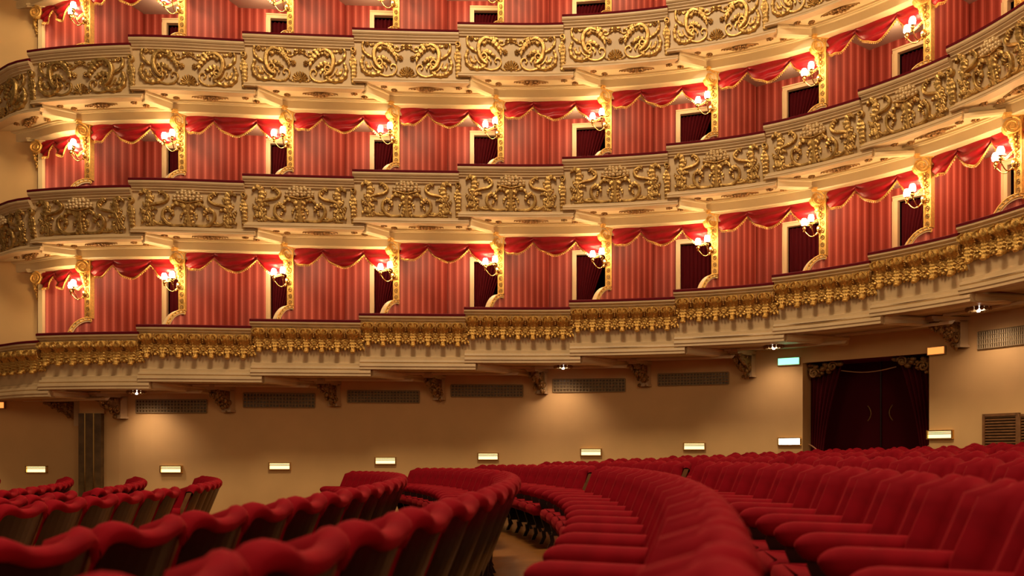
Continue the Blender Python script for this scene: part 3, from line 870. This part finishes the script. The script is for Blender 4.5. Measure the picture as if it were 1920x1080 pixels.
for i, (px, h) in enumerate(CORB): corbel(px, i, h)
# twin corbel on the stage side of the pier
def flat_corbel():
    y = pl[1] + .25; x = (152 - 960) / FPX * y; z1 = EZ + (YH - 752) / FPX * y
    root = empty('corbel', (x, y, z1 - .5), 'carved dark gilt corbel on the stage side of the marble pier', 'corbel', 'corbels under the boxes')
    m = MB(); m.box((x, y - .08, z1 - .25), (.06, 0, 0), (0, .08, 0), (0, 0, .25)); m.box((x - .32, y - .1, z1 + .0), (.42, 0, 0), (0, .10, 0), (0, 0, .025)); m.build('back_block', CREAM, root)
    m = MB(); r = random.Random(9); rings = []
    for i in range(8):
        q = i / 7; xx = x - .06 - .6 * q; zb = z1 - .06 - .34 * (1 - q)
        rings.append([(xx, y - .02, z1 - .02), (xx, y - .15, z1 - .02), (xx, y - .15, zb + .02), (xx, y - .02, zb)])
    m.ring_loft(rings)
    for i in range(50):
        q = r.random(); m.ball((x - .06 - .6 * q, y - .15, z1 - .05 - r.random() * .34 * (1 - q)), r.uniform(.018, .04), 6, 4)
    m.build('carving', BRONZE, root, smooth=True)
flat_corbel()
# fluted marble pier
pp = wall_frame(180)[1]; yP = pp[1] + .02
xa, xb = (157 - 960) / FPX * yP, (199 - 960) / FPX * yP
zt = EZ + (YH - 776) / FPX * yP
root = empty('marble_pier', ((xa + xb) / 2, yP, floor_z(-8)), 'dark brown marble pier with thin brass strips against the ochre wall', 'pier')
m = MB(); m.box(((xa + xb) / 2, yP, (zt - .3) / 2 - .0), ((xb - xa) / 2, 0, 0), (0, .20, 0), (0, 0, (zt + .3) / 2)); m.build('shaft', MARBLE, root)
for xx in (xa + .13, xa + .30):
    m = MB(); m.box((xx, yP - .205, (zt - .3) / 2), (.010, 0, 0), (0, .008, 0), (0, 0, (zt + .3) / 2)); m.build('brass_strip', BRASS, root)
m = MB(); m.box(((xa + xb) / 2 + .02, yP + .02, zt + .2), ((xb - xa) / 2 + .02, 0, 0), (0, .18, 0), (0, 0, .2)); m.build('head_block', WALLC, root)

# step lights along the wall
STEPS = [(322, 880, 0, 'just past the marble pier'), (525, 874, 0, 'above the gap between the seat blocks'), (723, 864, 0, 'fourth along the wall'), (915, 856, 0, 'fifth along the wall'), (1108, 848, 0, 'sixth along the wall'), (1302, 837, 0, 'seventh along the wall'), (1481, 828, 1, 'brightest white, beside the dark doorway'), (1764, 815, 0, 'just beyond the dark doorway')]
def step_light(p, d, n, z, white, label):
    root = empty('step_light', p3(p, z), label, 'step light', 'step lights along the wall')
    m = MB(); W, H = .20, .065
    for s in (-1, 1):
        m.box(p3(p + n * .025 + d * s * W, z), p3(d * .012, 0), p3(n * .03, 0), (0, 0, H)); m.box(p3(p + n * .025, z + s * H), p3(d * (W + .012), 0), p3(n * .03, 0), (0, 0, .010))
    m.build('frame', BRASS, root)
    m = MB(); m.box(p3(p + n * .012, z - .005), p3(d * W, 0), p3(n * .008, 0), (0, 0, H)); m.build('glass', STEPW if white else STEPM, root)
    if not white:
        for q in (.6, .2):
            m = MB(); m.box(p3(p + n * .04, z + H * q), p3(d * W, 0), p3(n * .012, 0), (0, 0, .007)); m.build('louvre', BRASS, root)
for (px, y, wh, h) in STEPS:
    t, p, d, n = wall_frame(px); step_light(p, d, n, zpx(y, p), wh, 'small lit brass step light on the ochre wall, %s' % h)
yW = pl[1] + .25; p = np.array([(70 - 960) / FPX * yW, yW])
step_light(p, np.array([1., 0]), np.array([0, -1.]), EZ + (YH - 880) / FPX * yW, 0, 'small lit brass step light on the dim wall before the marble pier')

# pierced grilles between the corbels
GR = [(256, 388, 750, 774), (457, 590, 738, 764), (652, 786, 733, 755), (846, 980, 722, 744), (1037, 1172, 711, 735), (1234, 1366, 700, 722), (1835, 1925, 617, 650)]
GRL = ['just past the marble pier', 'second along the wall', 'third along the wall', 'fourth along the wall', 'fifth along the wall', 'before the green exit sign', 'beyond the dark doorway']
for gi, (xa_, xb_, ya, yb) in enumerate(GR):
    ta, tb = t_at(xa_), t_at(min(xb_, wpx[-1]))
    pm = Wf((ta + tb) / 2); z0, z1 = zpx(yb, pm), zpx(ya, pm)
    root = empty('wall_grille', p3(pm, z0), 'pierced plaster ventilation grille high on the ochre wall, %s' % GRL[gi], 'grille', 'pierced wall grilles')
    def wp_(s, off):
        t = ta + (tb - ta) * s; d = Wf(t + .02) - Wf(t - .02); d /= np.linalg.norm(d); return Wf(t) + np.array([d[1], -d[0]]) * off
    m = MB(); m.grid([[p3(wp_(i / 8, .006), z0), p3(wp_(i / 8, .006), z1)] for i in range(9)]); m.build('dark_backing', MARBLE, root)
    m = MB(); nc = 22
    zz = np.linspace(z0, z1, 5)
    for z in zz: m.tube([p3(wp_(i / 8, .02), z) for i in range(9)], .014, 4)
    for i in range(nc + 1): m.tube([p3(wp_(i / nc, .02), z0), p3(wp_(i / nc, .02), z1)], .013, 4)
    m.build('lattice', GRILLE, root)

# doorway with curtains
t0d, pA, dA, nA = wall_frame(DOORX0); t1d, pB, dB, nB = wall_frame(DOORX1)
ax = (pB - pA) / np.linalg.norm(pB - pA); inw = np.array([-ax[1], ax[0]]); Wd = np.linalg.norm(pB - pA)
zD1 = zpx(672, (pA + pB) / 2); zD0 = floor_z(pA[0])
dr = empty('door_40', p3(pA, zD0)); struct(dr, 'dark curtained doorway with gilt corners in the ochre wall')
m = MB(); D = inw * .9
m.grid([[p3(pA, zD0), p3(pA + D, zD0)], [p3(pA, zD1 + .4), p3(pA + D, zD1 + .4)]]); m.grid([[p3(pB, zD0), p3(pB + D, zD0)], [p3(pB, zD1 + .4), p3(pB + D, zD1 + .4)]]); m.build('reveal', WALLC, dr)
m = MB(); m.grid([[p3(pA + D, zD0), p3(pB + D, zD0)], [p3(pA + D, zD1 + .4), p3(pB + D, zD1 + .4)]]); m.grid([[p3(pA, zD1 + .02), p3(pB, zD1 + .02)], [p3(pA + D, zD1 + .02), p3(pB + D, zD1 + .02)]]); m.build('padded_leaf', CURT, dr)
m = MB(); m.box(p3(pA + ax * Wd * .5 + D * .99, (zD0 + zD1) / 2), p3(ax * .01, 0), p3(inw * .02, 0), (0, 0, (zD1 - zD0) / 2)); m.build('meeting_stile', DARKW, dr)
for s in (-1, 1):
    m = MB(); c = pA + ax * (Wd * .5 + s * .16) + D * .93; zc = zpx(775, pA)
    m.tube([p3(c + ax * s * .06 * q * q, zc + .14 * q) for q in np.linspace(-1, 1, 9)], .010, 6); m.build('handle', BRONZE, dr, smooth=True)
m = MB()
rows = [[p3(pA + ax * Wd * i / 10 + np.array([0, 0]), zD1 + v + .0) for v in (0, .5)] for i in range(11)]
m.grid(rows); m.build('lintel', WALLC, dr)
for s, nm in ((0, 'left'), (1, 'right')):
    m = MB(); nv, nu = 16, 30; rows = []
    wtop, wtie = Wd * .28, Wd * .11
    zt_ = .30
    for j in range(nv + 1):
        v = j / nv
        wid = wtie + (wtop - wtie) * max(0, (v - zt_) / (1 - zt_)) ** 1.5 if v > zt_ else wtie + .05 * (zt_ - v)
        row = []
        for i in range(nu + 1):
            q = i / nu; x = q * wid if s == 0 else Wd - q * wid
            row.append(p3(pA + ax * x + inw * (.35 + .035 * math.sin(q * 2 * PI * 6)), zD0 + (zD1 - zD0 + .02) * v))
        rows.append(row)
    m.grid(rows)
    c_ = tag(m.build('doorway_curtain', CURT, smooth=True), 'dark wine curtain tied back on the %s side of the large doorway' % ('green exit sign' if s == 0 else 'orange sign'), 'curtain', 'curtains of the large doorway')
    m = MB(); e0 = (pA + inw * .25 - nA * 0) if s == 0 else (pB + inw * .25); sg = 1 if s == 0 else -1
    zc = zD0 + (zD1 - zD0) * .36
    m.tube([p3(e0 + ax * sg * (q * (wtie + .05)), zc - .22 * q ** 1.3 + .10) for q in np.linspace(0, 1, 8)], .014, 5); m.tube([p3(e0 + ax * sg * (wtie + .05), zc - .12 - .25 * q) for q in (0, .5, 1)], [.02, .03, .035], 6)
    tag(m.build('curtain_tieback', ROPE, smooth=True), 'pale rope tieback holding the doorway curtain on the %s side' % ('green exit sign' if s == 0 else 'orange sign'), 'tieback', 'rope tiebacks')
    m = MB(); rr = random.Random(30 + s); e0 = (pA + inw * .22) if s == 0 else (pB + inw * .22)
    for i in range(40):
        q = rr.random(); c = e0 + ax * sg * (.03 + .58 * q); m.ball(p3(c + inw * rr.uniform(-.05, .03), zD1 - .03 - rr.random() * .30 * (1 - q) ** .8), rr.uniform(.03, .06), 6, 4, (1.1, 1, .8))
    for (cx, cz, r0) in ((.48, .08, .09), (.14, .19, .10)):
        m.tube([p3(e0 + ax * sg * (cx + r0 * (1 - .8 * i / 16) * math.cos(i * .62)) - inw * .06, zD1 - cz + r0 * (1 - .8 * i / 16) * math.sin(i * .62)) for i in range(17)], .022, 5)
    m.build('corner_carving', BRONZE, dr, smooth=True)
m = MB(); m.tube([p3(pA + ax * (.6 + (Wd - 1.2) * q) + inw * .25, zD1 - .16 - .06 * math.sin(PI * q)) for q in np.linspace(0, 1, 9)], .010, 5); m.build('pelmet_rope', ROPE, dr, smooth=True)
# signs
def sign(name, px, y, hw, hh, mat, label, cat, flat=None):
    if flat is None:
        t, p, d, n = wall_frame(px)
    else: p, d, n = flat
    z = zpx(y, p)
    root = empty(name, p3(p, z), label, cat)
    m = MB(); m.box(p3(p + n * .03, z), p3(d * (hw + .015), 0), p3(n * .03, 0), (0, 0, hh + .015)); m.build('housing', GRILLE, root)
    m = MB(); m.box(p3(p + n * .065, z), p3(d * hw, 0), p3(n * .006, 0), (0, 0, hh)); m.build('lit_face', mat, root)
sign('exit_sign', 1480, 678, .185, .058, EXITM, 'glowing green exit sign on the wall beside the doorway', 'exit sign')
sign('lit_sign', 1758, 658, .13, .055, ORNG, 'small glowing orange sign just beyond the dark doorway', 'sign')
sign('lit_sign', -4, 760, .14, .055, ORNG, 'small glowing orange sign at the far left edge', 'sign', (np.array([(-3 - 960) / FPX * yW, yW]), np.array([1., 0]), np.array([0, -1.])))
# louvred vents
for vi, (xa_, xb_) in enumerate(((1849, 1912), (1917, 1990))):
    ta, tb = t_at(xa_), t_at(min(xb_, wpx[-1])); P0, P1 = Wf(ta), Wf(tb); d = (P1 - P0) / np.linalg.norm(P1 - P0); n = np.array([d[1], -d[0]]); L = np.linalg.norm(P1 - P0)
    z1 = zpx(779, P0); z0 = z1 - .62
    root = empty('air_vent', p3(P0, z0), 'brown louvred air vent low on the wall, %s' % ('nearer the doorway' if vi == 0 else 'cut by the right edge'), 'air vent', 'louvred vents')
    m = MB(); c = (P0 + P1) / 2
    m.box(p3(c + n * .02, (z0 + z1) / 2), p3(d * L / 2, 0), p3(n * .01, 0), (0, 0, (z1 - z0) / 2)); m.build('backing', MARBLE, root)
    m = MB()
    for s in (-1, 1):
        m.box(p3(c + n * .04 + d * s * L / 2, (z0 + z1) / 2), p3(d * .02, 0), p3(n * .03, 0), (0, 0, (z1 - z0) / 2 + .02)); m.box(p3(c + n * .04, (z0 + z1) / 2 + s * (z1 - z0) / 2), p3(d * L / 2, 0), p3(n * .03, 0), (0, 0, .02))
    m.build('frame', EDGEW, root)
    for i in range(14):
        m = MB(); z = z0 + (z1 - z0) * (i + .5) / 14; m.box(p3(c + n * .045, z), p3(d * L / 2, 0), p3(n * .016, -.010), (0, 0, .005)); m.build('slat', EDGEW, root)
# downlights under the lowest tier
DL = [(1450, 656, 'over the green exit sign', 9), (1835, 594, 'beyond the dark doorway', 12), (1055, 689, 'near the middle of the wall', 12), (257, 731, 'next to the marble pier', 12), (662, 712, 'over the middle of the left wall', 3)]
for (px, y, h, pw) in DL:
    best = None
    for t in np.linspace(.2, 9.7, 900):
        for g in (.9,):
            p = Qf(t) + (Wf(t) - Qf(t)) * .12
            e = abs(px_of(p) - px)
            if best is None or e < best[0]: best = (e, t, p)
    _, t, p = best; z = under_z(t)
    if h.startswith('over the middle'): continue
    root = empty('downlight', p3(p, z), 'small round downlight under the lowest tier, %s' % h, 'downlight', 'downlights')
    m = MB()
    for i in range(14): m.ball((p[0] + .15 * math.cos(i * .449), p[1] + .15 * math.sin(i * .449), z - .02), .035, 6, 4)
    m.build('carved_ring', BRONZE, root, smooth=True)
    m = MB(); m.lathe([(.022, -.01), (.022, -.06), (.008, -.065)], p3(p, z), 10); m.build('lens', DOTM, root, smooth=True)
    wv = wall_frame(px)[3]
    l = lamp('downlight_beam', 'SPOT', p3(p, z - .08), pw * 1.7, (1.0, 0.70, 0.50), .12, None, 1.9, 1.0)
    dirv = Vector((-wv[0] * .5, -wv[1] * .5, -1.0)); l.rotation_euler = dirv.to_track_quat('-Z', 'Y').to_euler()

# ---------------------------------------------------------------- seats
def seat_proto():
    HW = .255
    def back_pt(u, kx, extra=0.0):
        """lean line: height z -> x"""
        return 0
    def ztop(u): return .882 + .036 * math.exp(-((abs(u) - .70) / .30) ** 2) - .045 * max(0, (abs(u) - .84) / .16) ** 2
    def xlean(z): return .02 + (z - .40) * .40
    def shellx(u): return .050 - .060 * u * u
    m = MB(); rows = []
    nu = 20
    for i in range(nu + 1):
        u = -1 + 2 * i / nu; y = u * HW * .995; zt = ztop(u); row = []
        wing = .115 * math.exp(-((abs(u) - .74) / .13) ** 2) + .004 * math.cos(u * PI / 2) ** 2 - .020 * math.exp(-((abs(u) - .50) / .09) ** 2) - .10 * max(0, (abs(u) - .80) / .20) ** 2
        for j in range(8):                      # front face upwards
            z = .46 + (zt - .06 - .46) * j / 7
            fade = min(1, .4 + j / 5.0)
            row.append((xlean(z) + shellx(u) - .055 - wing * fade, y, z))
        xc = xlean(zt - .05) + shellx(u) - .005 - wing * .15; r = .033 + .010 * math.exp(-((abs(u) - .72) / .22) ** 2)
        for a in (2.6, 2.1, 1.57, 1.0, .4, -.1, -.7):   # roll over the top
            row.append((xc + r * 1.25 * math.cos(a), y, zt - .05 + r * math.sin(a)))
        zb = zt - .082; row.append((xlean(zb) + shellx(u) + .030, y, zb)); row.append((xlean(zb) + shellx(u) + .005, y, zb - .005))
        rows.append(row)
    m.grid(rows); m.poly(list(reversed(rows[0]))); m.poly(rows[-1])
    parts = {}
    parts['backrest'] = (m, VELVET, True)
    m = MB(); rows = []
    for i in range(9):
        u = -1 + i / 4; y = u * HW * .96; zt = ztop(u) - .055
        rows.append([(xlean(z) + shellx(u) + o, y, z) for z, o in ((.20, -.005), (.20, .022), (zt, .022), (zt, -.005))])
    m.grid(rows, close=True); m.poly(rows[0]); m.poly(list(reversed(rows[-1])))
    parts['back_panel'] = (m, DARKW, False)
    for s, nm in ((-1, 'stile_a'), (1, 'stile_b')):
        m = MB(); y = s * HW * .965; rr = []
        for z in (.16, .40, .62, .82): rr.append([(xlean(z) + shellx(1) + dx, y + dy, z) for dx, dy in ((-.02, -.012), (.030, -.012), (.030, .012), (-.02, .012))])
        m.ring_loft(rr); parts[nm] = (m, EDGEW, False)
    m = MB(); rings = []
    for (z, sh) in ((.36, .03), (.38, .005), (.43, 0), (.46, .012), (.475, .05)):
        r_ = []
        for (cx, cy, a0) in ((-.44, -.20, PI), (-.02, -.20, 1.5 * PI), (-.02, .20, 0), (-.44, .20, .5 * PI)):
            for q in range(4):
                a = a0 + PI / 2 * q / 3; r = .035
                r_.append((cx + (r - sh) * math.cos(a), cy + (r - sh) * math.sin(a), z))
        rings.append(r_)
    m.ring_loft(rings); parts['seat_cushion'] = (m, VELVET, True)
    m = MB(); rings = []                        # upholstered elbow rest, rounded nose
    for i in range(14):
        q = (i / 13) ** 1.5; x = -.45 + .54 * q
        zt = .655 - .015 * q; e = 1 - min(1, q / .20); h = .105 * math.sqrt(max(.03, 1 - e * e)); hw = .052 * math.sqrt(max(.10, 1 - e ** 3))
        zc = zt - .045
        h2 = h * (.75 - .35 * q)
        rings.append([(x, -HW + hw * math.cos(a), zc + (h * .55 if math.sin(a) > 0 else h2) * math.sin(a)) for a in np.linspace(0, 2 * PI, 12, endpoint=False)])
    m.ring_loft(rings); parts['armrest'] = (m, VELVET, True)
    m = MB(); rings = []                        # curved side frame
    for z, x0, x1 in ((.60, -.38, .04), (.52, -.40, .03), (.42, -.36, .04), (.30, -.29, .05), (.18, -.25, .04), (.14, -.26, .02)):
        rings.append([(x0, -HW - .014, z), (x1, -HW - .014, z), (x1, -HW + .014, z), (x0, -HW + .014, z)])
    m.ring_loft(rings); parts['side_frame'] = (m, DARKW, False)
    for nm, pts in (('front_leg', [(-.26, .15), (-.25, .08), (-.29, 0)]), ('rear_leg', [(-.0, .18), (.02, .08), (.06, 0)])):
        m = MB(); rr = []
        for x, z in pts: rr.append([(x - .022, -HW - .015, z), (x + .022, -HW - .015, z), (x + .022, -HW + .015, z), (x - .022, -HW + .015, z)])
        m.ring_loft(rr); parts[nm] = (m, DARKW, False)
    out = []
    for nm, (mb, mat, sm) in parts.items():
        o = mb.build(nm.replace('stile_a', 'stile').replace('stile_b', 'stile'), mat, None, smooth=sm)
        out.append((nm.replace('stile_a', 'stile').replace('stile_b', 'stile'), o.data)); bpy.data.objects.remove(o)
    return out
SEAT = seat_proto()
RX0, RD, RZC, RR = 1.10, 1.046, 6.65, 18.5
def row_x0(r): return RX0 + RD * r - (1.25 if r <= -3 else 0)
def row_pt(r, z):
    x0 = row_x0(r); R = RR + 1.05 * x0
    return x0 - (z - RZC) ** 2 / (2 * R), -(z - RZC) / R
def rowname(r):
    if r <= -3: return '%s row past the cross aisle' % ORD[-3 - r]
    if r == -2: return 'row bordering the cross aisle'
    if r == -1: return 'row directly ahead of the camera'
    if r == 0: return 'row passing the camera'
    return '%s row behind the camera' % ORD[r - 1]
PITCH = .51
cands = []
for r in range(-8, 12):
    for blk in (0, 1):
        z = 8.25 if blk == 0 else 9.35
        idx = 0
        while (z > .4 if blk == 0 else z < 14.7):
            X, sl = row_pt(r, z)
            zt_ = floor_z(X - .26) + .92
            x, y = 960 + FPX * (X + .1) / z, YH - (zt_ - EZ) / z * FPX
            xl = 960 + FPX * (X - .45) / z
            X -= .26
            zw = Wf(t_at(min(max(x, -60), wpx[-1])))[1]
            if z > zw - .7: idx += 1; z += (-PITCH if blk == 0 else PITCH) / math.sqrt(1 + sl * sl); continue
            ok = -60 < x and xl < 1960 and y < 1110 and z > 1.12
            if ok: cands.append((z, r, blk, idx, X, sl))
            idx += 1
            z += (-PITCH if blk == 0 else PITCH) / math.sqrt(1 + sl * sl)
cands.sort()
n_single = 300
def add_seat(c):
    z, r, blk, idx, X, sl = c
    lab = 'red velvet seat, %s %s the centre aisle, %s' % (ORD[idx], 'before' if blk == 0 else 'beyond', rowname(r))
    root = empty('theatre_seat', (X, z, floor_z(X)), lab, 'theatre seat', 'stalls seats, %s block' % ('near' if blk == 0 else 'far'))
    root.rotation_euler = (0, 0, -math.atan(sl) )
    for nm, me in SEAT:
        o = bpy.data.objects.new(nm, me); COL.objects.link(o); o.parent = root
    if idx == 0:                                # aisle end gets a second elbow rest
        for nm, me in SEAT:
            if nm in ('armrest', 'side_frame', 'front_leg', 'rear_leg') and blk == 0:
                o = bpy.data.objects.new(nm, me); COL.objects.link(o); o.parent = root; o.location = (0, .51, 0)
for c in cands[:n_single]: add_seat(c)
rest = cands[n_single:]
print('SEATS', len(cands))
if rest:
    m = MB()
    for (z, r, blk, idx, X, sl) in rest:
        a = -math.atan(sl); ca, sa = math.cos(a), math.sin(a); fz = floor_z(X)
        for nm, me in SEAT:
            if nm != 'backrest': continue
            b = len(m.v); m.v += [(X + ca * v.co.x - sa * v.co.y, z + sa * v.co.x + ca * v.co.y, fz + v.co.z) for v in me.vertices]
            m.f += [tuple(b + i for i in p.vertices) for p in me.polygons]
    o = m.build('distant_theatre_seats', VELVET, smooth=True); o['kind'] = 'stuff'; tag(o, 'mass of red velvet seat backs in the most distant rows by the wall', 'theatre seats')
